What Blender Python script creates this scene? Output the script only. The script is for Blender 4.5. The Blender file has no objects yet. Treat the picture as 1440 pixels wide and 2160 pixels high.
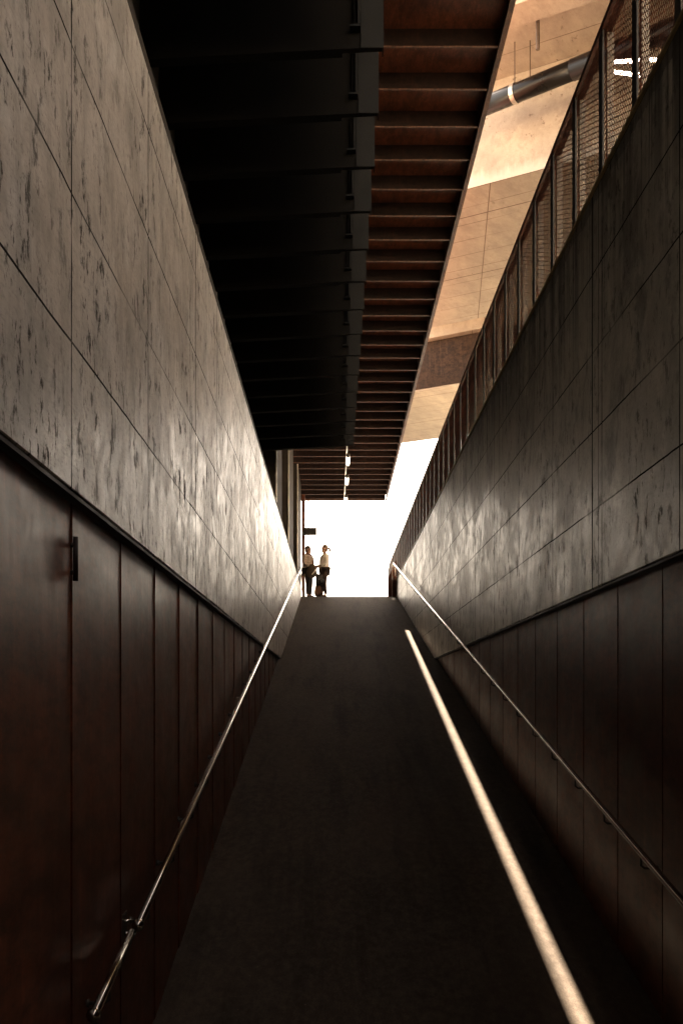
import bpy, bmesh, math, random
from mathutils import Vector, Matrix
random.seed(7)
SC = bpy.context.scene
COL = SC.collection
R = math.radians

# ---------------------------------------------------------------- units
# everything along the ramp is laid out from the eye: x right, y forward, z up
S, ZO = 1.12, 2.0
def W(x, y, z):
    return Vector((x*S, y*S, (z+ZO)*S))

# ---------------------------------------------------------------- camera
cd = bpy.data.cameras.new('camera')
cam = bpy.data.objects.new('camera', cd); COL.objects.link(cam)
cam.location = W(0, 0, 0); cam.rotation_euler = (R(90), 0, 0)
cd.sensor_fit = 'AUTO'; cd.sensor_width = 36.0; cd.lens = 36.67
cd.shift_x = 0.0065; cd.shift_y = 0.1852
cd.clip_start = 0.05; cd.clip_end = 2000
SC.camera = cam

# ---------------------------------------------------------------- light
TX, TY = 0.0564, 1/1.15                      # towards the sun, per unit of height
to_sun = Vector((TX, TY, 1.0)).normalized()
elev = math.asin(to_sun.z); azim = math.atan2(to_sun.x, to_sun.y)
w = bpy.data.worlds.new('World'); SC.world = w; w.use_nodes = True
nt = w.node_tree; nt.nodes.clear()
sky = nt.nodes.new('ShaderNodeTexSky'); sky.sky_type = 'NISHITA'; sky.sun_disc = False
sky.sun_elevation = elev; sky.sun_rotation = azim
sky.air_density = 1.0; sky.dust_density = 4.0; sky.ozone_density = 0.6
hs = nt.nodes.new('ShaderNodeHueSaturation'); hs.inputs['Saturation'].default_value = 0.35
mx = nt.nodes.new('ShaderNodeMix'); mx.data_type = 'RGBA'; mx.blend_type = 'MULTIPLY'
mx.inputs['Factor'].default_value = 1.0; mx.inputs[7].default_value = (1.0, 0.86, 0.71, 1)
bg = nt.nodes.new('ShaderNodeBackground'); bg.inputs['Strength'].default_value = 0.08
ow = nt.nodes.new('ShaderNodeOutputWorld')
nt.links.new(sky.outputs[0], hs.inputs['Color']); nt.links.new(hs.outputs[0], mx.inputs[6])
nt.links.new(mx.outputs[2], bg.inputs['Color']); nt.links.new(bg.outputs[0], ow.inputs['Surface'])
sl = bpy.data.lights.new('sun', 'SUN'); sl.energy = 5.0; sl.angle = R(0.4); sl.color = (1.0, 0.84, 0.66)
so = bpy.data.objects.new('sun', sl); COL.objects.link(so)
so.rotation_euler = to_sun.to_track_quat('Z', 'Y').to_euler(); so.location = (0, 60, 40)
SC.view_settings.view_transform = 'Standard'; SC.view_settings.look = 'None'
SC.view_settings.gamma = 1.0; SC.view_settings.use_curve_mapping = False
SC.view_settings.exposure = 3.9
SC.cycles.max_bounces = 8; SC.cycles.diffuse_bounces = 5; SC.cycles.glossy_bounces = 4
SC.cycles.sample_clamp_indirect = 6.0

# ---------------------------------------------------------------- node helpers
class G:
    def __init__(s, name, coord='Object'):
        s.m = bpy.data.materials.new(name); s.m.use_nodes = True
        s.t = s.m.node_tree; s.n = s.t.nodes; s.l = s.t.links
        s.b = s.n['Principled BSDF']
        s.co = s.n.new('ShaderNodeTexCoord').outputs[coord]
    def link(s, a, b): s.l.new(a, b)
    def val(s, sock, v):
        if isinstance(v, (int, float)): sock.default_value = v
        elif isinstance(v, (tuple, list)): sock.default_value = v
        else: s.l.new(v, sock)
    def map(s, scale=(1,1,1), rot=(0,0,0), loc=(0,0,0), src=None):
        n = s.n.new('ShaderNodeMapping'); n.inputs['Scale'].default_value = scale
        n.inputs['Rotation'].default_value = rot; n.inputs['Location'].default_value = loc
        s.l.new(src or s.co, n.inputs['Vector']); return n.outputs[0]
    def noise(s, vec, scale=1.0, detail=4, rough=0.55, dist=0.0):
        n = s.n.new('ShaderNodeTexNoise'); n.inputs['Scale'].default_value = scale
        n.inputs['Detail'].default_value = detail; n.inputs['Roughness'].default_value = rough
        n.inputs['Distortion'].default_value = dist
        s.l.new(vec, n.inputs['Vector']); return n.outputs['Fac']
    def ramp(s, f, *st):
        n = s.n.new('ShaderNodeValToRGB'); s.l.new(f, n.inputs[0])
        e = n.color_ramp.elements
        while len(e) < len(st): e.new(0.5)
        for k, (p, c) in enumerate(st):
            e[k].position = p
            e[k].color = (c, c, c, 1) if isinstance(c, (int, float)) else tuple(c) + (1,)
        return n.outputs[0]
    def math(s, op, a, b=0.0, c=None):
        n = s.n.new('ShaderNodeMath'); n.operation = op
        s.val(n.inputs[0], a); s.val(n.inputs[1], b)
        if c is not None: s.val(n.inputs[2], c)
        return n.outputs[0]
    def mix(s, f, a, b, mode='MIX'):
        n = s.n.new('ShaderNodeMix'); n.data_type = 'RGBA'; n.blend_type = mode
        s.val(n.inputs['Factor'], f)
        for k, v in ((6, a), (7, b)):
            if isinstance(v, (tuple, list)): n.inputs[k].default_value = tuple(v)[:3] + (1,)
            elif isinstance(v, (int, float)): n.inputs[k].default_value = (v, v, v, 1)
            else: s.l.new(v, n.inputs[k])
        return n.outputs[2]
    def sep(s, v=None):
        n = s.n.new('ShaderNodeSeparateXYZ'); s.l.new(v or s.co, n.inputs[0]); return n.outputs
    def line(s, v, origin, pitch, width):
        # 1 on a joint of the given width every pitch
        a = s.math('DIVIDE', s.math('SUBTRACT', v, origin), pitch)
        d = s.math('ABSOLUTE', s.math('SUBTRACT', s.math('FRACT', s.math('ADD', a, 100.5)), 0.5))
        return s.math('LESS_THAN', d, width/pitch/2)
    def bump(s, h, strength=0.3, dist=0.01, prev=None):
        n = s.n.new('ShaderNodeBump'); n.inputs['Strength'].default_value = strength
        n.inputs['Distance'].default_value = dist; s.l.new(h, n.inputs['Height'])
        if prev is not None: s.l.new(prev, n.inputs['Normal'])
        return n.outputs[0]
    def out(s, color=None, rough=None, metal=None, normal=None, spec=None):
        if color is not None:
            if isinstance(color, tuple): s.b.inputs['Base Color'].default_value = color[:3] + (1,)
            else: s.link(color, s.b.inputs['Base Color'])
        if rough is not None: s.val(s.b.inputs['Roughness'], rough)
        if metal is not None: s.val(s.b.inputs['Metallic'], metal)
        if spec is not None: s.val(s.b.inputs['Specular IOR Level'], spec)
        if normal is not None: s.link(normal, s.b.inputs['Normal'])
        return s.m

def mat_concrete(name, tone, runs, joint_y, seed):
    g = G(name)
    dk = [v*.32 for v in tone]; kk = .55 if runs else 1.0
    big = g.noise(g.map((1, .5, .6), loc=(0, seed, 0)), 1.0, 5, .6)
    c = g.mix(g.ramp(big, (.32, 0), (.68, 1)), [v*.70 for v in tone], [v*1.12 for v in tone])
    blot = g.noise(g.map((1, 1.5, 1.2), loc=(3, 1+seed, 2)), 1.5, 8, .72, .5)
    c = g.mix(g.ramp(blot, (.48, 0), (.64, .55*kk)), c, dk)
    clouds = g.noise(g.map((1, 2.3, 3.4), loc=(0, seed, 9)), 1.0, 8, .75)
    c = g.mix(g.ramp(clouds, (.46, 0), (.66, .50*kk)), c, dk)
    pale = g.noise(g.map((1, 2.2, 2.0), loc=(0, 3+seed, 5)), 1.0, 7, .72)
    c = g.mix(g.ramp(pale, (.52, 0), (.68, .55)), c, [min(.75, v*1.5) for v in tone])
    st = g.noise(g.map((1, 8, .9), loc=(0, seed, 0)), 1.0, 6, .7)
    c = g.mix(g.ramp(st, (.48, 0), (.64, .35*kk)), c, dk)
    # short dark vertical pits and scabs left by the boards
    pit = g.noise(g.map((1, 9, 5.0), loc=(0, seed, 0)), 1.0, 7, .78)
    area = g.noise(g.map((1, 1.3, .9), loc=(0, 5+seed, 0)), 1.0, 3)
    pm = g.math('MULTIPLY', g.ramp(pit, (.54, 0), (.60, 1)), g.ramp(area, (.38, .12 if runs else .3), (.60, .7 if runs else 1)))
    pit2 = g.noise(g.map((1, 34, 11), loc=(0, seed, 3)), 1.0, 4, .7)
    pm2 = g.ramp(pit2, (.66, 0), (.70, .8))
    pm = g.math('MAXIMUM', pm, pm2)
    c = g.mix(g.math('MULTIPLY', pm, .88), c, (.018, .014, .011))
    hf = g.noise(g.map((1, 15, 55)), 1.0, 4, .8)
    c = g.mix(g.ramp(hf, (.50, 0), (.64, .45*kk)), c, dk)
    x, y, z = g.sep()
    if runs:                                # dark water runs hanging from the top edge
        rn = g.noise(g.map((1, 5.5, .10)), 1.0, 5, .75)
        ln = g.noise(g.map((1, 2.2, .0)), 1.0, 3)
        top = (3.35+ZO)*S
        fall = g.math('DIVIDE', g.math('SUBTRACT', top, z), g.math('MULTIPLY_ADD', ln, 2.4, .1))
        rm = g.math('MULTIPLY', g.ramp(rn, (.45, 0), (.54, 1)), g.ramp(fall, (0, 1), (1, 0)))
        c = g.mix(g.math('MULTIPLY', rm, .95), c, (.016, .013, .010))
        edge = g.math('LESS_THAN', g.math('SUBTRACT', top, z), g.math('MULTIPLY', clouds, .22))
        c = g.mix(g.math('MULTIPLY', edge, .6), c, (.02, .017, .012))
        mold = g.noise(g.map((1, 1.4, 1.1), loc=(0, 2, 7)), 1.0, 8, .72, .4)
        c = g.mix(g.ramp(mold, (.53, 0), (.60, .5)), c, (.045, .040, .032))
    fade = g.noise(g.map((1, .8, 2.0), loc=(0, 0, 11)), 1.0, 3)
    wob = g.math('MULTIPLY', g.math('SUBTRACT', g.noise(g.map((1, 2, 2)), 1.0, 4), .5), .02)
    jz = g.line(g.math('ADD', z, wob), (.74+ZO)*S, .52*S, .012)
    jy = g.line(y, joint_y*S, 1.5*S, .018)
    js = g.math('LESS_THAN', g.math('ABSOLUTE', g.math('SUBTRACT', y, 6.9*S)), .014)
    js2 = g.math('LESS_THAN', g.math('ABSOLUTE', g.math('SUBTRACT', y, 6.74*S)), .008)
    j1 = g.math('MULTIPLY', g.math('MAXIMUM', jz, jy), g.ramp(fade, (.34, .35), (.52, 1)))
    j = g.math('MAXIMUM', j1, g.math('MAXIMUM', js, g.math('MULTIPLY', js2, .7)))
    c = g.mix(j, c, (.010, .008, .006))
    grain = g.noise(g.map((20, 60, 5)), 1.0, 4, .65)
    fine = g.noise(g.map((40, 40, 40)), 1.0, 4, .65)
    h = g.math('ADD', grain, g.math('MULTIPLY', fine, .5))
    h = g.math('SUBTRACT', h, g.math('MULTIPLY', g.math('MAXIMUM', j, pm), 1.6))
    nrm = g.bump(h, .20, .004)
    ro = g.noise(g.map((1, 1.1, 1.2), loc=(0, 4+seed, 8)), 1.0, 9, .76, .3)
    ro2 = g.noise(g.map((1, 7, 6), loc=(0, 4, 8)), 1.0, 9, .8)
    rr = g.math('ADD', g.math('MULTIPLY', ro, .55), g.math('MULTIPLY', ro2, .45))
    rr = g.math('ADD', rr, g.math('MULTIPLY', pm, .2))
    rough_ = g.math('ADD', g.ramp(rr, (.40, .29), (.55, .47)), g.math('MULTIPLY', g.math('MAXIMUM', j, pm), .35))
    sp_ = g.math('MULTIPLY_ADD', g.math('MAXIMUM', j, pm), -.46, .5)
    return g.out(c, rough_, 0, nrm, sp_)

def mat_corten(name, tone=(.115, .034, .016), rough=(.28, .50), shift=0.0):
    g = G(name)
    a = g.noise(g.map((1.5, .8, 1.4), loc=(shift, 0, 0)), 1.4, 9, .74)
    c = g.mix(g.ramp(a, (.3, 0), (.7, 1)), [v*.55 for v in tone], [v*1.35 for v in tone])
    st = g.noise(g.map((7, 3.2, 1.3), loc=(shift, 2, 0)), 1.0, 7, .75)
    c = g.mix(g.ramp(st, (.45, 0), (.7, .6)), c, (tone[0]*1.9, tone[1]*1.9, tone[2]*1.9))
    sp = g.noise(g.map((70, 70, 40)), 1.0, 3, .7)
    c = g.mix(g.ramp(sp, (.4, 0), (.7, .4)), c, [v*.4 for v in tone])
    dr = g.noise(g.map((40, 11, .8), loc=(4, shift, 0)), 1.0, 4, .6)
    c = g.mix(g.ramp(dr, (.56, 0), (.68, .5)), c, [min(.3, v*2.4) for v in tone])
    mo = g.noise(g.map((9, 3, 9), loc=(0, 0, shift)), 1.0, 8, .8)
    c = g.mix(g.ramp(mo, (.43, 0), (.60, .8)), c, [v*.22 for v in tone])
    oi = g.n.new('ShaderNodeObjectInfo').outputs['Random']
    c = g.mix(1.0, c, g.ramp(oi, (0, .72), (1, 1.0)), 'MULTIPLY')
    nrm = g.bump(g.noise(g.map((2.2, 2.2, 1.1)), 1.0, 3), .20, .03)
    nrm = g.bump(sp, .12, .002, nrm)
    return g.out(c, g.ramp(a, (.3, rough[0]), (.7, rough[1])), 0, nrm, .24)

def mat_plain(name, tone, rough=.5, metal=0.0, var=.35, scale=6.0, bump=.1, spec=.5):
    g = G(name)
    a = g.noise(g.map((scale,)*3), 1.0, 5, .6)
    c = g.mix(g.ramp(a, (.3, 0), (.7, 1)), [v*(1-var) for v in tone], [min(1, v*(1+var)) for v in tone])
    f = g.noise(g.map((scale*14,)*3), 1.0, 3)
    return g.out(c, g.ramp(a, (.3, max(.03, rough-.08)), (.7, min(1, rough+.08))), metal, g.bump(f, bump, .002), spec)

def mat_bridge(name):
    g = G(name)
    v = g.map((1, 1, 1), rot=(0, 0, math.atan(.58)))
    tone = (.43, .375, .305)
    a = g.noise(g.map((1.3, .7, 1), src=v), 1.0, 7, .7)
    c = g.mix(g.ramp(a, (.3, 0), (.7, 1)), [t*.78 for t in tone], [t*1.12 for t in tone])
    b = g.noise(g.map((4.5, 2.0, 4), src=v), 1.0, 9, .8)
    c = g.mix(g.ramp(b, (.45, 0), (.62, .55)), c, [t*.62 for t in tone])
    sp = g.noise(g.map((10, 5, 10), src=v), 1.0, 6, .75)
    ar = g.noise(g.map((.6, .6, .6), src=v, loc=(7, 0, 0)), 1.0, 3)
    pm = g.math('MULTIPLY', g.ramp(sp, (.60, 0), (.66, 1)), g.ramp(ar, (.4, .1), (.6, 1)))
    c = g.mix(g.math('MULTIPLY', pm, .7), c, (.10, .06, .035))
    x, y, z = g.sep(v)
    wob = g.math('MULTIPLY', g.math('SUBTRACT', g.noise(g.map((.7, .7, .7)), 1.0, 3), .5), .05)
    fade = g.noise(g.map((.5, 1.1, 1), src=v, loc=(0, 5, 0)), 1.0, 3)
    # board joints run with the skew, panel joints cross them
    j1 = g.math('MULTIPLY', g.line(g.math('ADD', y, wob), .2, .62, .016), g.ramp(fade, (.38, .1), (.55, .8)))
    nz = g.n.new('ShaderNodeNewGeometry'); nzz = g.sep(nz.outputs['Normal'])[2]
    flat = g.math('GREATER_THAN', g.math('ABSOLUTE', nzz), .5)
    j2 = g.line(g.math('ADD', g.math('MULTIPLY', y, .45), x), .9, 2.5, .02)
    j3 = g.line(y, .55, 2.48, .026)
    j = g.math('MULTIPLY', g.math('MAXIMUM', j1, g.math('MAXIMUM', g.math('MULTIPLY', j2, .75), g.math('MULTIPLY', j3, .85))), flat)
    j4 = g.math('MULTIPLY', g.math('MULTIPLY', g.line(x, 2.75, 3.4, .03), .65), g.math('SUBTRACT', 1, flat))
    c = g.mix(g.math('MAXIMUM', j, j4), c, (.09, .052, .03))
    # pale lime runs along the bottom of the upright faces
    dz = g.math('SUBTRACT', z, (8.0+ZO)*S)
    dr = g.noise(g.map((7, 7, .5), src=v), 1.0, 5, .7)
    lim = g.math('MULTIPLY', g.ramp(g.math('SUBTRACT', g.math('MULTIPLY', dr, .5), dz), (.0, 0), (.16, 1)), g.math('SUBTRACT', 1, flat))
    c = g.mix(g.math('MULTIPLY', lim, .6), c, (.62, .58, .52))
    nrm = g.bump(g.noise(g.map((30, 30, 30)), 1.0, 4), .25, .006)
    return g.out(c, .75, 0, nrm, .3)

def mat_ramp(name):
    g = G(name)
    a = g.noise(g.map((.8, .5, .8)), 1.0, 7, .68)
    c = g.mix(g.ramp(a, (.3, 0), (.7, 1)), (.044, .034, .026), (.080, .062, .047))
    mot = g.noise(g.map((16, 9, 9)), 1.0, 7, .78)
    c = g.mix(g.ramp(mot, (.42, 0), (.62, .5)), c, (.13, .104, .082))
    ag = g.noise(g.map((120,)*3), 1.0, 3, .7)
    c = g.mix(g.ramp(ag, (.45, 0), (.70, .45)), c, (.016, .013, .010))
    st = g.noise(g.map((4, .3, 1)), 1.0, 6, .65)
    c = g.mix(g.ramp(st, (.5, 0), (.7, .5)), c, (.014, .011, .009))
    led = g.ramp(g.noise(g.map((30, 30, 30)), 1.0, 2, .6), (.74, 0), (.76, .7))
    c = g.mix(led, c, (.17, .14, .11))
    nrm = g.bump(ag, .6, .005)
    nrm = g.bump(mot, .35, .012, nrm)
    return g.out(c, .82, 0, nrm, .02)

M = {}
M['wall_a'] = mat_concrete('pale board marked concrete', (.56, .525, .475), False, .65, 0.0)
M['wall_b'] = mat_concrete('stained board marked concrete', (.46, .445, .39), True, .65, 6.3)
M['corten'] = mat_corten('weathered rust steel')
M['corten_soffit'] = mat_corten('rust steel soffit sheet', (.17, .060, .033), (.28, .44), 5.0)
M['corten_edge'] = mat_corten('rust steel lit rib foot', (.14, .066, .040), (.40, .60), 9.0)
M['corten_dark'] = mat_corten('dark rust steel rib shade', (.020, .008, .005), (.5, .7), 2.0)
M['mesh'] = mat_corten('rust steel mesh', (.30, .105, .06), (.45, .65), 3.0)
M['beam'] = mat_plain('blackened steel', (.0035, .0032, .003), .7, 0, .4, 3.0, .1, .08)
M['plate'] = mat_plain('blue grey steel plate', (.0075, .0083, .0092), .65, 0, .35, 4.0, .1, .12)
M['black'] = mat_plain('black paint', (.010, .009, .008), .6, 0, .4, 3.0, .1, .2)
M['bracket'] = mat_plain('dark steel bracket', (.03, .027, .024), .55, .2)
M['column'] = mat_plain('grey painted steel', (.035, .030, .025), .85, 0, .25, 2.0, .1, .08)
M['glass'] = mat_plain('dark glazing', (.03, .027, .023), .5, 0, .2, .5, .0, .15)
M['steel'] = mat_plain('brushed stainless steel', (.46, .41, .36), .17, 1.0, .05, 3.0, 0)
M['galv'] = mat_plain('galvanised steel', (.60, .56, .50), .35, .7, .15, 8.0)
M['post'] = mat_plain('dull grey steel', (.40, .35, .29), .6, .2, .3, 8.0)
M['strip'] = mat_plain('dark grey flat bar', (.035, .035, .034), .5, 0, .3, 8.0)
M['angle'] = mat_plain('ochre edge angle', (.30, .22, .09), .5, 0, .4, 14.0)
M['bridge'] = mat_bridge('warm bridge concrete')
M['pipe'] = mat_plain('black plastic pipe', (.007, .006, .0055), .30, 0, .2, 2.0, .0, .3)
M['shade_brown'] = mat_corten('recess shade brown', (.06, .034, .02), (.6, .8), 4.0)
M['rod'] = mat_plain('threaded rod', (.10, .07, .05), .5, .5)
M['ramp'] = mat_ramp('worn dark asphalt')
M['plaza'] = mat_plain('pale plaza paving', (.42, .35, .26), .8, 0, .2, .6)
M['render'] = mat_plain('bounce block render', (.70, .60, .46), .85, 0, .08, .5)
M['road'] = mat_plain('dark forecourt asphalt', (.02, .018, .015), .9, 0, .2, .6)
M['skin'] = mat_plain('skin', (.42, .24, .16), .55, 0, .1, 5.0)
M['hair_fair'] = mat_plain('light brown hair', (.13, .075, .04), .5, 0, .3, 40.0)
M['hair_dark'] = mat_plain('dark brown hair', (.045, .025, .015), .5, 0, .3, 40.0)
M['cream'] = mat_plain('cream cotton', (.80, .74, .65), .85, 0, .1, 12.0)
M['trousers'] = mat_plain('dark brown cotton', (.055, .032, .022), .85, 0, .2, 12.0)
M['trousers_black'] = mat_plain('black cotton', (.014, .012, .011), .85, 0, .2, 12.0)
M['scarf'] = mat_plain('rust brown wool', (.13, .055, .035), .9, 0, .4, 30.0)
M['pattern'] = mat_plain('mottled pale knit', (.40, .33, .28), .9, 0, .6, 26.0)
M['coat'] = mat_plain('dark olive cloth', (.06, .045, .030), .9, 0, .3, 14.0)
M['bag'] = mat_plain('brown canvas', (.16, .085, .05), .85, 0, .25, 14.0)
M['backpack'] = mat_plain('black nylon', (.012, .011, .010), .45, 0, .3, 14.0)
M['shoe'] = mat_plain('brown leather', (.07, .04, .025), .5, 0, .2, 14.0)
def mat_lamp(name, e):
    g = G(name); g.b.inputs['Emission Color'].default_value = (1, .78, .58, 1)
    g.b.inputs['Emission Strength'].default_value = e
    return g.out((.8, .75, .7), .3)
M['lamp'] = mat_lamp('glowing tube glass', 1.0)
M['glow_line'] = mat_lamp('bright glowing tube', 2.5)

# ---------------------------------------------------------------- object helpers
def tag(o, label=None, cat=None, group=None, kind=None):
    if label: o['label'] = label
    if cat: o['category'] = cat
    if group: o['group'] = group
    if kind: o['kind'] = kind
    return o
def thing(name, label, cat, loc, group=None):
    o = bpy.data.objects.new(name, None); COL.objects.link(o)
    o.empty_display_size = .2; o.location = loc
    return tag(o, label, cat, group)
def world_loc(o):
    v = Vector(o.location)
    while o.parent: o = o.parent; v += o.location
    return v
def mesh_from(bm, name, mat, smooth=False):
    me = bpy.data.meshes.new(name)
    bmesh.ops.recalc_face_normals(bm, faces=bm.faces[:])
    bm.to_mesh(me); bm.free()
    if mat: me.materials.append(M[mat])
    if smooth:
        for p in me.polygons: p.use_smooth = True
    return me
def put(name, me, parent=None, loc=Vector((0, 0, 0))):
    o = bpy.data.objects.new(name, me); COL.objects.link(o)
    if parent is not None:
        o.parent = parent; o.location = Vector(loc) - world_loc(parent)
    else: o.location = loc
    return o
def obj(name, bm, mat, parent=None, loc=Vector((0, 0, 0)), smooth=False):
    return put(name, mesh_from(bm, name, mat, smooth), parent, loc)
Z3 = Vector((0, 0, 0))
def box(bm, x0, x1, y0, y1, z0, z1, org=None, bev=0.0):
    o = W(*org) if org else Z3
    vs = [bm.verts.new(W(x, y, z) - o) for x in (x0, x1) for y in (y0, y1) for z in (z0, z1)]
    fs = [bm.faces.new([vs[i] for i in q]) for q in ((0,1,3,2),(4,6,7,5),(0,4,5,1),(2,3,7,6),(0,2,6,4),(1,5,7,3))]
    if bev:
        es = set(e for f in fs for e in f.edges)
        bmesh.ops.bevel(bm, geom=list(es), offset=bev, segments=1, affect='EDGES')
    return bm
def hexa(bm, pts, org=None):
    o = W(*org) if org else Z3
    vs = [bm.verts.new(W(*p) - o) for p in pts]
    for q in ((0,1,2,3),(4,7,6,5),(0,4,5,1),(1,5,6,2),(2,6,7,3),(3,7,4,0)): bm.faces.new([vs[i] for i in q])
    return bm
def tube(bm, pts, r, seg=12, caps=True, taper=None):
    """world points"""
    rings = []
    pts = [Vector(p) for p in pts]
    up = None
    for i, p in enumerate(pts):
        d = (pts[min(i+1, len(pts)-1)] - pts[max(i-1, 0)]).normalized()
        if up is None:
            up = d.cross(Vector((0, 0, 1)))
            if up.length < .05: up = d.cross(Vector((1, 0, 0)))
        a = (up - d*up.dot(d)).normalized(); b = d.cross(a); up = a
        rr = r if taper is None else r*taper[i]
        rings.append([bm.verts.new(p + (a*math.cos(2*math.pi*k/seg) + b*math.sin(2*math.pi*k/seg))*rr) for k in range(seg)])
    for A, B in zip(rings, rings[1:]):
        for k in range(seg): bm.faces.new((A[k], A[(k+1) % seg], B[(k+1) % seg], B[k]))
    if caps:
        bm.faces.new(rings[0][::-1]); bm.faces.new(rings[-1])
    return bm
def ball(bm, c, r, seg=14, sc=(1, 1, 1)):
    m = Matrix.Translation(c) @ Matrix.Diagonal((sc[0], sc[1], sc[2], 1))
    bmesh.ops.create_uvsphere(bm, u_segments=seg, v_segments=max(6, seg//2), radius=r, matrix=m); return bm

SL, EB, CREST = .1986, 2.8, 28.6
def rz(d): return SL*d - EB
PLZ = rz(CREST)                                   # 2.88
LAND = 4.03
XL, XR = -.92, 1.70
YN = -6.0                                          # lower end of the passage

# ================================================================ SETTING
bm = bmesh.new()
ys = [YN, LAND - .6] + [LAND + (CREST-LAND)*k/24 for k in range(25)]
rows = []
for y in ys:
    z = rz(max(y, LAND)) if y >= LAND else -2.0
    rows.append([bm.verts.new(W(x, y, z)) for x in (XL-.06, -.3, .4, 1.1, XR+.06)])
for A, B in zip(rows, rows[1:]):
    for k in range(4): bm.faces.new((A[k], A[k+1], B[k+1], B[k]))
tag(obj('ramp', bm, 'ramp'), kind='structure')
bm = bmesh.new()
def quad(x0, x1, y0, y1, z): bm.faces.new([bm.verts.new(W(*p)) for p in ((x0,y0,z),(x1,y0,z),(x1,y1,z),(x0,y1,z))])
BIG = 260
quad(-BIG, XL-.1, -BIG, CREST, PLZ); quad(XR+.1, BIG, -BIG, CREST, PLZ)
quad(XL-.1, XR+.1, -BIG, YN-.6, PLZ)
bmesh.ops.remove_doubles(bm, verts=bm.verts[:], dist=1e-4)
tag(obj('plaza', bm, 'plaza'), kind='structure')
bm = bmesh.new(); quad(-BIG, BIG, CREST, BIG, PLZ)
tag(obj('road', bm, 'road'), kind='structure')

# ================================================================ WALLS
def wall_mesh(x0, x1, y0, y1, z0, z1):
    return box(bmesh.new(), x0, x1, y0, y1, z0, z1, None, .012)
t = thing('concrete_wall', 'pale board marked concrete wall on the left, high above the rusty cladding', 'wall', W(XL-.2, 12, .74))
obj('wall_face', wall_mesh(XL-.30, XL, YN, 29.6, .74, 3.12), 'wall_a', t)
obj('coping', box(bmesh.new(), XL-.26, XL-.035, YN+.01, 29.7, 3.122, 3.30, None, .006), 'column', t)
t = thing('concrete_wall', 'dark stained concrete wall on the right under the mesh fence', 'wall', W(XR+.2, 12, .74))
obj('wall_face', wall_mesh(XR, XR+.30, YN, 30.2, .74, 3.35), 'wall_b', t)
obj('edge_angle', box(bmesh.new(), XR-.012, XR+.05, YN+.01, 30.1, 3.353, 3.372), 'angle', t)

PAN = .88
def cladding(side, label):
    x = XL-.045 if side < 0 else XR+.045
    t = thing('steel_cladding', label, 'wall cladding', W(x, 6, -2))
    k = 0
    y0 = 3.8 - PAN*11
    while y0 < 17.9:
        off = -side*(.007 + random.uniform(0, .003)); tw = side*(.007 + random.uniform(-.002, .003))
        if side > 0: off *= .3; tw *= .3
        a, b = y0 + .005, y0 + PAN - .005
        bm = bmesh.new()
        xo = x + side*.02
        pts = [(x+off, a, -2.6), (xo+off, a, -2.6), (xo+off, b, -2.6), (x+off+tw, b, -2.6),
               (x+off, a, .722), (xo+off, a, .722), (xo+off, b, .722), (x+off+tw, b, .722)]
        hexa(bm, pts)
        obj('panel', bm, 'corten', t); y0 += PAN
    obj('overhang_shade', box(bmesh.new(), *sorted((x-side*.043, x+side*.06)), YN+.02, 18.3, .7245, .7385), 'black', t)  # black strip painting the shade under the concrete overhang
    obj('backing', box(bmesh.new(), *sorted((x+side*.03, x+side*.10)), YN, 18.4, -2.6, .70), 'black', t)
    return t
ct = cladding(-1, 'dark rust steel panels cladding the left side of the ramp, with a pull bar')
cladding(1, 'dark rust steel panels cladding the right side beside the bright sun streak')
bm = bmesh.new()
hx = XL-.045+.022
tube(bm, [W(hx, 3.80, .44), W(hx, 3.80, .60)], .011, 10)
for z in (.47, .57): tube(bm, [W(hx, 3.80, z), W(hx-.03, 3.80, z)], .010, 8)
obj('handle', bm, 'corten_dark', ct, smooth=True)

# ================================================================ HANDRAILS
def bracket_mesh(side):
    bm = bmesh.new()
    s = side
    tube(bm, [Z3 + Vector((0, 0, -.018)), Vector((0, 0, -.075)), Vector((s*.02, 0, -.09)), Vector((s*.10, 0, -.09))], .008, 6)
    tube(bm, [Vector((s*.085, 0, -.09)), Vector((s*.10, 0, -.09))], .018, 10)
    return mesh_from(bm, 'bracket', 'bracket', True)
RH = .91
def rail_pt(x, d, up=RH):
    return W(x, d, (rz(d) if d < CREST else PLZ) + up)
def handrail(x, side, d0, d1, label, cap, top):
    t = thing('handrail', label, 'handrail', rail_pt(x, d0, 0), 'stainless handrails along the ramp')
    bm = bmesh.new()
    n = max(2, int((min(d1, CREST)-d0)/1.5)+1)
    pts = [rail_pt(x, d0 + (min(d1, CREST)-d0)*k/n) for k in range(n+1)]
    if top:
        e = pts[-1]
        pts += [e + Vector((0, .16, .012)), e + Vector((side*.02, .24, -.03)), e + Vector((side*.05, .25, -.12)), e + Vector((side*.05, .25, -.35))]
    tube(bm, pts, .0205, 14)
    obj('rail', bm, 'steel', t, smooth=True)
    if cap:
        obj('end_cap', ball(bmesh.new(), rail_pt(x, d0) + Vector((0, -.006, 0)), .031), 'steel', t, smooth=True)
    me = bracket_mesh(side)
    d = d0 + .25
    while d < min(d1, CREST):
        put('bracket', me, t, rail_pt(x, d)); d += .75
    return t
RXL, RXR = -.862, 1.612
handrail(RXL, -1, 4.58, CREST, 'long polished handrail climbing the left wall to the top of the ramp', True, True)
handrail(RXL-.012, -1, 3.79, 4.50, 'short lower handrail section with ball end at the bottom left', True, False)
handrail(RXR, 1, 1.5, CREST, 'polished handrail along the right wall next to the sun streak', True, True)
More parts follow.
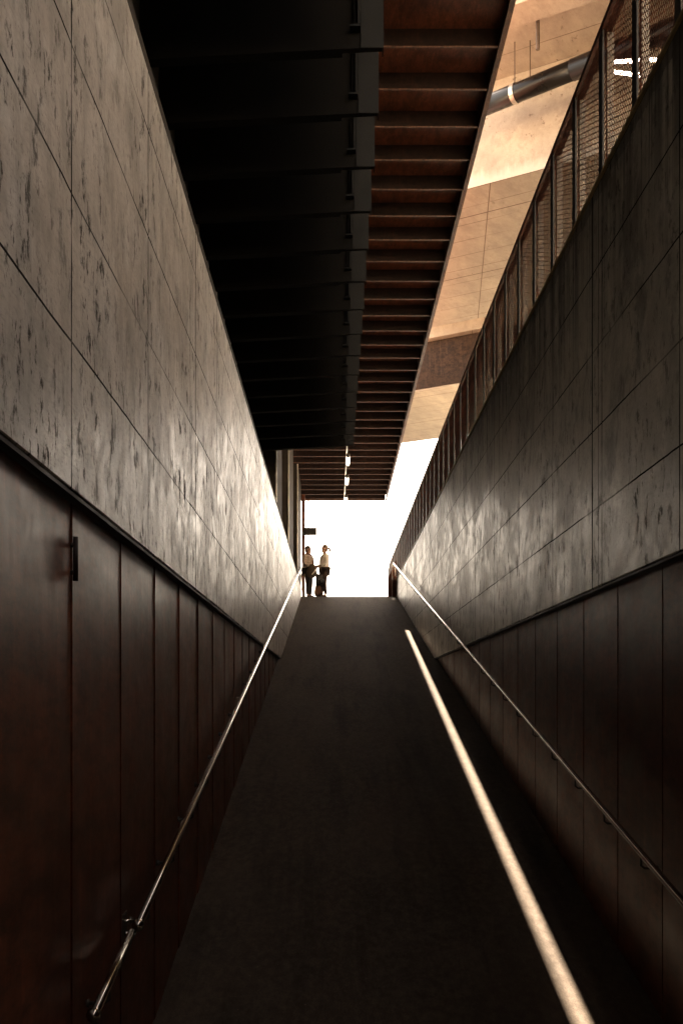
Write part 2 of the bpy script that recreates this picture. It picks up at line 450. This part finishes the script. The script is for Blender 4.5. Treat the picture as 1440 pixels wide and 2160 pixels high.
# latch plates on the cladding beside the break in the rail
t = thing('wall_bracket', 'small steel stop with two bolts on the rusty panels beside the handrail break', 'bracket', W(XL-.045, 4.75, -.98))
for z in (-1.00, -1.055):
    bm = tube(bmesh.new(), [W(XL-.06, 4.75, z), W(XL-.005, 4.75, z)], .012, 10)
    obj('bolt', bm, 'steel', t, smooth=True)
obj('plate', box(bmesh.new(), XL-.043, XL-.036, 4.70, 4.80, -1.10, -.96), 'bracket', t)

# end panel at the crest of the right wall
t = thing('end_panel', 'narrow dark panel with slanted top at the end of the right handrail', 'panel', W(1.55, 29, PLZ))
bm = bmesh.new()
hexa(bm, [(1.47, 28.95, PLZ), (1.70, 28.95, PLZ), (1.70, 29.0, PLZ), (1.47, 29.0, PLZ),
          (1.47, 28.95, PLZ+.55), (1.70, 28.95, PLZ+1.05), (1.70, 29.0, PLZ+1.05), (1.47, 29.0, PLZ+.55)])
obj('plate', bm, 'corten', t)
obj('post', tube(bmesh.new(), [W(1.585, 28.9, PLZ), W(1.585, 28.9, PLZ+.95)], .014, 8), 'galv', t)

# ================================================================ MESH FENCE
FZ0, FZ1, FMOD = 3.372, 4.27, .75
def mesh_panel():
    L, H = (FMOD-.002)*S, (FZ1-FZ0-.005)*S
    lw, sw, wd = L/9, H/25, .0128
    bm = bmesh.new()
    th = R(114); wv = Vector((math.cos(th), 0, math.sin(th)))*wd*.5
    ny, nz = 18, 50
    for i in range(ny):
        for j in range(nz):
            y0, y1 = i*lw/2, (i+1)*lw/2
            if (i+j) % 2 == 0: z0, z1, ww = j*sw/2, (j+1)*sw/2, wv*.52
            else: z0, z1, ww = (j+1)*sw/2, j*sw/2, wv*.98
            a, b = Vector((0, y0, z0)), Vector((0, y1, z1))
            bm.faces.new([bm.verts.new(v) for v in (a-ww, b-ww, b+ww, a+ww)])
    return mesh_from(bm, 'mesh_panel', 'mesh')
fence = thing('mesh_fence', 'rusty expanded metal fence with dark posts on top of the right wall', 'fence', W(XR+.03, 12, FZ0))
mp = mesh_panel()
o0 = (0, 0, 0)
strip = mesh_from(box(bmesh.new(), -.010, .002, -.018, .018, 0, FZ1-FZ0, o0), 'post_strip', 'strip')
# local posts are built around the origin
bm = bmesh.new()
def lbox(bm, x0, x1, y0, y1, z0, z1):
    vs = [bm.verts.new((x, y, z)) for x in (x0, x1) for y in (y0, y1) for z in (z0, z1)]
    for q in ((0,1,3,2),(4,6,7,5),(0,4,5,1),(2,3,7,6),(0,2,6,4),(1,5,7,3)): bm.faces.new([vs[i] for i in q])
    return bm
post_me = mesh_from(lbox(bmesh.new(), .022, .072, -.022, .022, 0, (FZ1-FZ0)*S), 'post', 'post')
strip_me = mesh_from(lbox(bmesh.new(), -.020, -.008, -.055, .050, 0, (FZ1-FZ0)*S), 'cover_strip', 'strip')
FX = XR+.014
d = 5.92 - FMOD*7
while d < 33.3:
    p = put('post', post_me, fence, W(FX, d, FZ0))
    put('cover_strip', strip_me, p, W(FX, d, FZ0))
    if d + FMOD < 33.9: put('mesh_panel', mp, fence, W(FX, d+.001, FZ0+.004))
    d += FMOD
obj('top_rail', box(bmesh.new(), FX-.024, FX+.05, .6, d-FMOD+.02, FZ1, FZ1+.04), 'corten', fence)
obj('bottom_rail', box(bmesh.new(), FX-.003, FX+.03, .6, d-FMOD+.02, FZ0+.001, FZ0+.02), 'strip', fence)

# ================================================================ CANOPY AND BUILDING
CZ, CX1, CX0, CY1 = 6.8, 1.752, -1.5, 35.3
cano = thing('canopy_roof', 'rust steel canopy with thin cross ribs hanging over the ramp', 'canopy', W(0, 15, CZ))
bm = bmesh.new()
box(bm, CX0, CX1-.013, YN, CY1-.03, CZ+.19, CZ+.50)
obj('soffit_sheet', bm, 'corten_soffit', cano)
rib_me = None
# a flat bar on edge with a narrow foot
bm = bmesh.new()
Lr = (CX1-.06-CX0)*S
lbox(bm, 0, Lr, -.006, .006, .010, .19*S); lbox(bm, 0, Lr, -.016, .016, 0, .010)
rib_me = mesh_from(bm, 'rib', 'corten_dark'); rib_me.materials.append(M['corten_edge'])  # web coloured dark to paint its shade, foot paler as if lit
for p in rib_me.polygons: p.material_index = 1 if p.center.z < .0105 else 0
kr = 6.8
d = kr*2200/1380/1.0                      # the rib whose foot sits 1380 px over the horizon
d0 = d - .755*22
k = 0
while True:
    y = d0 + .755*k
    if y > CY1-.25: break
    put('rib', rib_me, cano, W(CX0, y, CZ)); k += 1
bm = bmesh.new(); box(bm, CX1-.055, CX1, YN, CY1, CZ-.012, CZ+.012); box(bm, CX1-.012, CX1-.001, YN+.01, CY1-.01, CZ+.012, CZ+.50)
obj('edge_trim', bm, 'corten_edge', cano)
bm = bmesh.new(); box(bm, CX0, CX1-.06, CY1-.05, CY1, CZ-.008, CZ+.5)
obj('end_fascia', bm, 'corten_edge', cano)

bld = thing('building', 'dark building front with grey steel columns along the left wall', 'building', W(-1.6, 20, 2.9))
obj('glazed_wall', box(bmesh.new(), -1.75, -1.30, YN, CY1-.6, PLZ-.1, CZ-.02), 'glass', bld)
obj('added_shade_wall', box(bmesh.new(), -1.29, XR+.28, YN-.4, YN-.02, -2.0, CZ+.2), 'black', bld)  # unseen wall behind the viewpoint, put in to keep the lower ramp dark
for (a, b) in ((18.9, 20.9), (24.0, 26.6), (29.8, 32.6)):
    c = obj('column', box(bmesh.new(), -1.29, -1.06, a, b, PLZ-.05, CZ-.01, None, .01), 'column', bld)
    obj('edge_strip', box(bmesh.new(), -1.075, -1.045, a-.03, a-.002, PLZ-.04, CZ-.015), 'galv', c)
c = obj('corner_post', box(bmesh.new(), -1.09, -.985, 34.2, 35.2, PLZ-.05, CZ-.015), 'corten', bld)
obj('tie_rod', tube(bmesh.new(), [W(-.885, 35.0, PLZ), W(-.885, 35.0, CZ)], .018, 8), 'corten', bld)
# balustrade rail seen slanting behind the wall top
bl = thing('balustrade', 'dark low balustrade behind the top of the left wall', 'balustrade', W(-1.15, 16, PLZ))
obj('top_bar', box(bmesh.new(), -1.16, -1.12, 17.8, 28.4, 3.62, 3.66), 'bracket', bl)
bm = box(bmesh.new(), -1.150, -1.130, 17.8, 28.4, 3.0, 3.61); obj('infill', bm, 'black', bl)

# hanging beams
NB = 24
BZ, BX = 4.33, .314
def beam_parts():
    bm = bmesh.new()
    x0 = -1.29
    lo = BZ - .045*(BX-x0)
    hexa(bm, [(x0,0,lo),(x0,.05,lo),(BX,.05,BZ),(BX,0,BZ),(x0,0,CZ-.03),(x0,.05,CZ-.03),(BX,.05,CZ-.03),(BX,0,CZ-.03)], (0,0,BZ))
    web = mesh_from(bm, 'web', 'beam')
    bm = bmesh.new()
    hexa(bm, [(x0,-.004,lo-.014),(x0,.09,lo-.012),(.05,.09,BZ-.014),(.05,-.004,BZ-.014),
              (x0,-.004,lo-.002),(x0,.09,lo-.002),(.05,.09,BZ-.012),(.05,-.004,BZ-.012)], (0,0,BZ))
    fl = mesh_from(bm, 'flange', 'beam')
    bm = bmesh.new(); box(bm, .150, .166, -.07, -.002, BZ+.11, CZ-.04, (0,0,BZ)); box(bm, .10, .166, -.07, -.003, BZ+.095, BZ+.108, (0,0,BZ))
    box(bm, .125, .148, -.03, -.003, BZ+.13, CZ-.05, (0,0,BZ))
    stf = mesh_from(bm, 'stiffener', 'plate')
    bm = bmesh.new(); box(bm, .172, BX+.006, -.012, -.002, BZ-.010, CZ-.05, (0,0,BZ)); box(bm, BX+.001, BX+.008, -.001, .088, BZ-.010, CZ-.05, (0,0,BZ))
    return web, fl, stf, mesh_from(bm, 'end_plate', 'plate')
web, fl, stf, epl = beam_parts()
y = 6.9 - .765*11
n = 0
while y < 17.7:
    lab = 'deep black steel beam in the row hanging under the canopy above the left wall'
    if y + .765 >= 17.7: lab = 'farthest black steel beam of the row, with the sky lit canopy ribs beyond it'
    t = thing('steel_beam', lab, 'beam', W(0, y, BZ), 'black steel beams under the canopy')
    put('web', web, t, W(0, y, BZ)); put('flange', fl, t, W(0, y, BZ)); put('stiffener', stf, t, W(0, y, BZ)); put('end_plate', epl, t, W(0, y, BZ))
    y += .765; n += 1
YB = y - .765

# lamps under the canopy beyond the beams
LX, LZ = .345, 6.35
tr = thing('lamp_track', 'thin conduit carrying tube lamps under the far canopy', 'conduit', W(LX, 25, LZ))
obj('conduit', tube(bmesh.new(), [W(LX-.04, YB+.3, LZ+.12), W(LX-.04, CY1-.3, LZ+.12)], .016, 8), 'galv', tr, smooth=True)
for k, (dd, nm) in enumerate(((27.4, 'nearest'), (29.9, 'middle'), (32.75, 'farthest'))):
    lp = thing('glow_tube', f'small glowing tube lamp under the canopy, {nm} of the three in line', 'lamp', W(LX, dd, LZ), 'tube lamps under the far canopy')
    obj('tube', tube(bmesh.new(), [W(LX, dd-.45, LZ), W(LX, dd+.45, LZ)], .05, 12), 'lamp', lp, smooth=True)
    for s_ in (-1, 1):
        obj('end_cap', tube(bmesh.new(), [W(LX, dd+s_*.46, LZ), W(LX, dd+s_*.60, LZ)], .058, 12), 'bracket', lp, smooth=True)
    obj('hanger', tube(bmesh.new(), [W(LX, dd, LZ+.04), W(LX, dd, CZ+.2)], .010, 6), 'bracket', lp)
# sign box on the corner post
sg = thing('sign_box', 'dark box sign projecting from the corner post above the two people', 'sign', W(-.8, 33.6, 5.5))
obj('sign_body', box(bmesh.new(), -1.0, -.585, 33.5, 33.62, 5.36, 5.59, None, .008), 'black', sg)
obj('fixing_arm', box(bmesh.new(), -1.04, -1.002, 33.53, 34.25, 5.44, 5.50), 'bracket', sg)
# wire crossing the gap of sky
tag(obj('cable', tube(bmesh.new(), [W(1.7, 32.0, 7.13), W(8.0, 32.2, 7.16)], .012, 6), 'bracket'), 'thin cable crossing the gap of white sky beside the canopy', 'cable')

# ================================================================ BRIDGE
SK = .58
br = thing('concrete_bridge', 'wide warm toned concrete bridge crossing overhead at an angle', 'bridge', W(3, 22, 8))
X0, X1 = -14.0, 34.0
def skew(bm, D0, D1, z0, z1, x0=X0, x1=X1, bev=0.02):
    hexa(bm, [(x0, D0-SK*x0, z0), (x1, D0-SK*x1, z0), (x1, D1-SK*x1, z0), (x0, D1-SK*x0, z0),
              (x0, D0-SK*x0, z1), (x1, D0-SK*x1, z1), (x1, D1-SK*x1, z1), (x0, D1-SK*x0, z1)])
    return bm
XC = 2.04                                  # the near part stops here: a slot of sun falls beside the canopy
XB = XC - .003
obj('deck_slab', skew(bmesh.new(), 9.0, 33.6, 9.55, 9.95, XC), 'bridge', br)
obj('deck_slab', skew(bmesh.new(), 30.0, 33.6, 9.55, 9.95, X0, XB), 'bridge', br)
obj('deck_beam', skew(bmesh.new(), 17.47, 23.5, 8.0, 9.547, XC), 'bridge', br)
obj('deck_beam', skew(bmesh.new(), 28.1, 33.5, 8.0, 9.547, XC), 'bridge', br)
obj('deck_beam', skew(bmesh.new(), 30.1, 33.5, 8.0, 9.547, X0, XB), 'bridge', br)  # unseen beam and slab over the canopy, placed to end the sun streak
obj('recess_shade', skew(bmesh.new(), 28.04, 28.096, 8.03, 9.19, XC+.01), 'shade_brown', br)  # dark sheet painting the shade of the unlit recess onto the beam
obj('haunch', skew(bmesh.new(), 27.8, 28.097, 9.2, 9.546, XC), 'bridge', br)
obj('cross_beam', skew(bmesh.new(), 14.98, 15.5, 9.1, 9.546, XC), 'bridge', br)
obj('hanger', tube(bmesh.new(), [W(2.72, 14.0, 8.75), W(2.72, 14.0, 9.55)], .03, 8), 'rod', br)
# drain pipe
pp = thing('drain_pipe', 'thick black drain pipe hanging below the concrete bridge', 'pipe', W(2.6, 15.1, 8.8))
pd = Vector((1.14, -.91, 0))
A = Vector((2.6, 15.1, 8.8))
q = lambda s: W(*(A + pd*s))
obj('pipe_run', tube(bmesh.new(), [q(-.44), q(.78)], .15, 24), 'pipe', pp, smooth=True)
obj('pipe_socket', tube(bmesh.new(), [q(.62), q(2.6)], .160, 24), 'pipe', pp, smooth=True)
obj('clamp', tube(bmesh.new(), [q(-.022), q(.022)], .158, 24), 'galv', pp)
top = W(2.6, 15.1, 9.55)
obj('hanger_rod', tube(bmesh.new(), [q(0) + Vector((0, 0, .15)), Vector((q(0).x, q(0).y, top.z))], .009, 6), 'rod', pp)
q2 = q(.19) + Vector((0, .16, 0))
obj('hanger_rod', tube(bmesh.new(), [q2 + Vector((0, 0, -.05)), Vector((q2.x, q2.y, top.z))], .009, 6), 'rod', pp)
# glowing tubes added for two bright lines seen through the mesh
for (a, b, lab) in (((3.39, 13, 7.97), (4.14, 13, 8.01), 'added white glowing tube behind the mesh, the upper level one'),
                    ((3.39, 13, 7.86), (4.02, 13, 7.78), 'added white glowing tube behind the mesh, the lower slanting one')):
    lp = thing('glow_tube', lab, 'lamp', W(*a), 'added glowing tubes behind the mesh')
    obj('tube', tube(bmesh.new(), [W(*a), W(*b)], .026, 10), 'glow_line', lp, smooth=True)
    dv = (W(*b) - W(*a)).normalized()*.05
    obj('end_cap', tube(bmesh.new(), [W(*a) - dv, W(*a) - dv*.05], .032, 10), 'bracket', lp)
    obj('end_cap', tube(bmesh.new(), [W(*b) + dv*.05, W(*b) + dv], .032, 10), 'bracket', lp)
    m_ = (Vector(a)+Vector(b))/2
    obj('hanger', tube(bmesh.new(), [W(*m_) + Vector((0, 0, .026)), W(m_.x, m_.y, 9.55)], .008, 6), 'rod', lp)

# unseen pale block added behind the viewpoint to throw sunlight back under the bridge
pb = thing('bounce_block', 'added pale block, unseen behind the viewpoint, bouncing sunlight back, with a row of dark windows', 'building', W(18, -26, PLZ))
obj('wall', box(bmesh.new(), 1.0, 44.0, -34.0, -26.0, PLZ, PLZ+10.5), 'render', pb)  # body of the added bounce block
for k in range(10):
    for zz in (1.2, 4.6, 8.0):
        f = obj('bounce_block_window', box(bmesh.new(), 2.6+k*4.2, 4.4+k*4.2, -25.998, -25.95, PLZ+zz, PLZ+zz+1.5), 'column', pb)
obj('bounce_block_edge', box(bmesh.new(), .8, 44.2, -34.2, -25.8, PLZ+10.502, PLZ+10.75), 'galv', pb)

# ================================================================ PEOPLE
def skin_obj(name, chains, mat, parent, xf, sub=1):
    """chains: lists of (x,y,z,r); points with equal coordinates are one joint"""
    me = bpy.data.meshes.new(name)
    vs, rad, es, idx = [], [], [], {}
    def vid(p):
        kx = (round(p[0], 4), round(p[1], 4), round(p[2], 4))
        if kx not in idx:
            idx[kx] = len(vs); vs.append(xf @ Vector(p[:3])); rad.append(p[3])
        return idx[kx]
    for ch in chains:
        ids = [vid(p) for p in ch]
        es += [(a, b) for a, b in zip(ids, ids[1:])]
    me.from_pydata(vs, es, []); me.materials.append(M[mat])
    o = bpy.data.objects.new(name, me); COL.objects.link(o)
    if parent: o.parent = parent; o.location = -world_loc(parent)
    sk = o.modifiers.new('skin', 'SKIN'); sk.use_smooth_shade = True
    for k, sv in enumerate(me.skin_vertices[0].data):
        rr = rad[k]*(1.22 if name in ('top', 'trousers') else 1.0)
        sv.radius = rr if isinstance(rr, tuple) else (rr, rr); sv.use_root = (k == 0)
    if sub: m_ = o.modifiers.new('sub', 'SUBSURF'); m_.levels = sub; m_.render_levels = sub
    return o
def fingers(wrist, hand, side):
    out = []
    d = (Vector(hand[:3]) - Vector(wrist[:3])).normalized()
    s = d.cross(Vector((0, 0, 1))).normalized()*side
    u = s.cross(d)
    for k, ln in enumerate((.060, .072, .068, .052)):
        b = Vector(hand[:3]) + u*(.027 - .018*k)
        t1 = b + d*ln*.6 - s*.012; t2 = b + d*ln - s*.03
        out.append([tuple(hand), tuple(b + d*.01) + (.010,), tuple(t1) + (.009,), tuple(t2) + (.007,)])
    b = Vector(hand[:3]) - d*.03
    out.append([tuple(hand), tuple(b + u*.035 - s*.01) + (.011,), tuple(b + u*.05 + d*.04 - s*.02) + (.008,)])
    return out
def person(label, loc, face, cfg, H=1.0):
    t = thing('person', label, 'person', loc, None)
    ang = math.atan2(face[1], face[0])
    xf = Matrix.Translation(loc) @ Matrix.Rotation(ang, 4, 'Z') @ Matrix.Scale(H, 4)
    P = cfg
    pel = (0, 0, .90, .125); bel = (.012, 0, 1.02, .115); che = (.0, 0, 1.20, .13); sh = (-.01, 0, 1.33, .09)
    nk = (.0, 0, 1.40, .052); jaw = (.025, 0, 1.455, .062); hd = (.02, 0, 1.535, .088); tp = (.005, 0, 1.60, .062)
    chains = [[pel, bel, che, sh, nk, jaw, hd, tp], [hd, (.105, 0, 1.515, .020)], [jaw, (.075, 0, 1.45, .030)]]
    for s in (1, -1):
        chains.append([hd, (.0, s*.088, 1.52, .020)])
    legs, arms = [], []
    for s in (1, -1):
        hip, kn, an, toe = P['leg'][s]
        legs.append([pel, hip + (.092,), kn + (.060,), an + (.042,)])
        chains.append([pel, hip + (.085,), kn + (.052,), an + (.036,), toe + (.030,)])
        so_, el, wr, ha = P['arm'][s]
        chains.append([sh, so_ + (.055,), el + (.042,), wr + (.028,), ha + (.028,)])
        chains += fingers(wr + (.028,), ha + (.028,), s)
        arms.append([sh, so_ + (.066,), el + (.052,), tuple(Vector(el).lerp(Vector(wr), .92)) + (.042,)])
    obj_ = skin_obj('body', chains, 'skin', t, xf)
    skin_obj('trousers', legs, P['trousers'], t, xf)
    hem = P.get('hem', .84)
    tops = [[(0, 0, hem, .150), (.0, 0, hem+.08, .148), bel[:3] + (.135,), che[:3] + (.148,), (-.01, 0, 1.33, .10), (-.005, 0, 1.375, .066)]]
    tops += [[(-.01, 0, 1.33, .10)] + a[1:] for a in arms]
    skin_obj('top', tops, P['top'], t, xf)
    bm = bmesh.new()
    ball(bm, Vector((-.018, 0, 1.565)), .098, 16, (1.0, .93, .98))
    ball(bm, Vector((-.040, 0, 1.50)), .080, 14, (.8, 1, 1))
    for (px, pz_, pr) in P.get('tail', ()): ball(bm, Vector((px, 0, pz_)), pr, 12, (1, .8, 1.1))
    bm.transform(xf)
    obj('hair', bm, P['hair'], t, smooth=True)
    for s in (1, -1):
        an, toe = P['leg'][s][2], P['leg'][s][3]
        skin_obj('shoe', [[(an[0]-.04, an[1], .045, .045), (an[0]+.05, an[1], .045, .048), (toe[0]+.02, toe[1], .035, .035)]], 'shoe', t, xf)
    for nm, ch, mt in P.get('extra', []): skin_obj(nm, ch, mt, t, xf)
    return t
PD = 28.95
woman = dict(trousers='trousers', top='cream', hair='hair_fair', hem=.86,
    leg={1: ((0, .085, .84), (.025, .09, .47), (-.015, .10, .09), (.12, .12, .035)),
         -1: ((0, -.085, .84), (.06, -.085, .47), (.06, -.09, .09), (.20, -.10, .035))},
    arm={1: ((-.01, .175, 1.30), (-.01, .225, 1.04), (.20, .13, .96), (.27, .10, .955)),
         -1: ((-.01, -.175, 1.30), (.0, -.225, 1.04), (.22, -.12, .98), (.29, -.09, .975))},
    tail=((-.125, 1.545, .032), (-.155, 1.525, .038), (-.175, 1.48, .036), (-.18, 1.435, .024)))
person('person with a ponytail in a cream top and dark trousers, facing left', W(-.285, PD, PLZ), (-1, -.25), woman, 1.0)
other = dict(trousers='trousers_black', top='pattern', hair='hair_dark', hem=.88,
    leg={1: ((0, .085, .84), (.03, .09, .47), (.0, .11, .09), (.14, .13, .035)),
         -1: ((0, -.085, .84), (.04, -.09, .47), (.03, -.10, .09), (.17, -.12, .035))},
    arm={1: ((-.01, .175, 1.30), (.0, .22, 1.05), (.19, .10, .98), (.26, .06, .975)),
         -1: ((-.01, -.175, 1.30), (.01, -.225, 1.05), (.21, -.10, .97), (.28, -.05, .965))},
    extra=[('scarf', [[(.05, .09, 1.36, .05), (.075, .0, 1.33, .05), (.05, -.09, 1.36, .05), (-.07, -.05, 1.38, .05), (-.07, .05, 1.38, .05), (.05, .09, 1.36, .05)],
                      [(.075, .0, 1.33, .05), (.14, .03, 1.15, .06), (.15, .03, .98, .055)]], 'scarf')])
person('person in a patterned top and rust scarf leaning by the dark post, facing right', W(-.735, PD+.05, PLZ), (.85, -.5), other, .985)
# coat over the arm, backpack and bag: carried things
def lump(bm, c, size, seed, seg=16, pinch=0.0):
    rnd = random.Random(seed)
    ph = [rnd.uniform(0, 6.28) for _ in range(6)]
    b2 = bmesh.new(); bmesh.ops.create_uvsphere(b2, u_segments=seg, v_segments=seg//2+2, radius=1)
    for v in b2.verts:
        p = v.co
        f = 1 + .08*math.sin(4*p.x+ph[0]) + .07*math.sin(5*p.z+ph[1]) + .06*math.sin(7*p.y+ph[2])
        s = [math.copysign(abs(c_)**.75, c_) for c_ in p]
        wz = 1 - pinch*max(0, s[2])
        v.co = Vector((s[0]*size[0]*f*wz, s[1]*size[1]*f*wz, s[2]*size[2]*f))
    me = bpy.data.meshes.new('t'); b2.to_mesh(me); b2.free()
    n0 = len(bm.verts); bm.from_mesh(me); bpy.data.meshes.remove(me)
    bm.verts.ensure_lookup_table()
    for v in bm.verts[n0:]: v.co += c
    return bm
pz = W(-.735, PD+.05, PLZ)
t = thing('folded_coat', 'dark folded coat draped over the arm of the person by the post', 'coat', pz + Vector((.10, -.16, .80)))
bm = lump(bmesh.new(), pz + Vector((.11, -.20, .80)), (.16, .07, .20), 3); obj('cloth', bm, 'coat', t, smooth=True)
bm = tube(bmesh.new(), [pz + Vector((.12, -.27, .70)), pz + Vector((.20, -.27, .80)), pz + Vector((.27, -.25, .90))], .018, 8); obj('sleeve_trim', bm, 'cream', t, smooth=True)
c0 = pz + Vector((.36, -.12, .55))
t = thing('backpack', 'black backpack hanging between the two people', 'backpack', c0 - Vector((0, 0, .2)))
obj('sack', lump(bmesh.new(), c0, (.14, .10, .185), 5), 'backpack', t, smooth=True)
obj('front_pocket', lump(bmesh.new(), c0 + Vector((.05, -.10, -.05)), (.09, .05, .09), 8), 'backpack', t, smooth=True)
for s in (-.05, .06):
    obj('strap', tube(bmesh.new(), [c0 + Vector((s, 0, .15)), c0 + Vector((s-.03, .01, .30)), c0 + Vector((-.08+s*.3, .0, .42))], .014, 8), 'backpack', t, smooth=True)
c1 = pz + Vector((.30, -.05, .24))
t = thing('shopping_bag', 'limp brown cloth bag hanging below the black backpack', 'bag', c1 - Vector((0, 0, .2)))
obj('sack', lump(bmesh.new(), c1, (.125, .06, .20), 11, 16, .35), 'bag', t, smooth=True)
for s in (-.03, .03):
    obj('handle', tube(bmesh.new(), [c1 + Vector((s, 0, .18)), c1 + Vector((s*.6, 0, .42)), c1 + Vector((-.03, -.02, .72))], .008, 6), 'bag', t, smooth=True)
t = thing('trolley', 'small folded luggage trolley with a wheel standing by the dark post', 'trolley', pz + Vector((-.19, -.25, 0)))
b0 = pz + Vector((-.19, -.28, 0))
for s in (-.05, .05):
    obj('upright', tube(bmesh.new(), [b0 + Vector((s, 0, .06)), b0 + Vector((s+.03, 0, .72))], .011, 8), 'angle', t, smooth=True)
obj('crossbar', tube(bmesh.new(), [b0 + Vector((-.03, 0, .70)), b0 + Vector((.10, 0, .70))], .011, 8), 'bracket', t)
for s in (-.08, .08):
    bm = bmesh.new()
    tube(bm, [b0 + Vector((s-.015, 0, .06)), b0 + Vector((s+.015, 0, .06))], .06, 16); obj('wheel', bm, 'black', t)
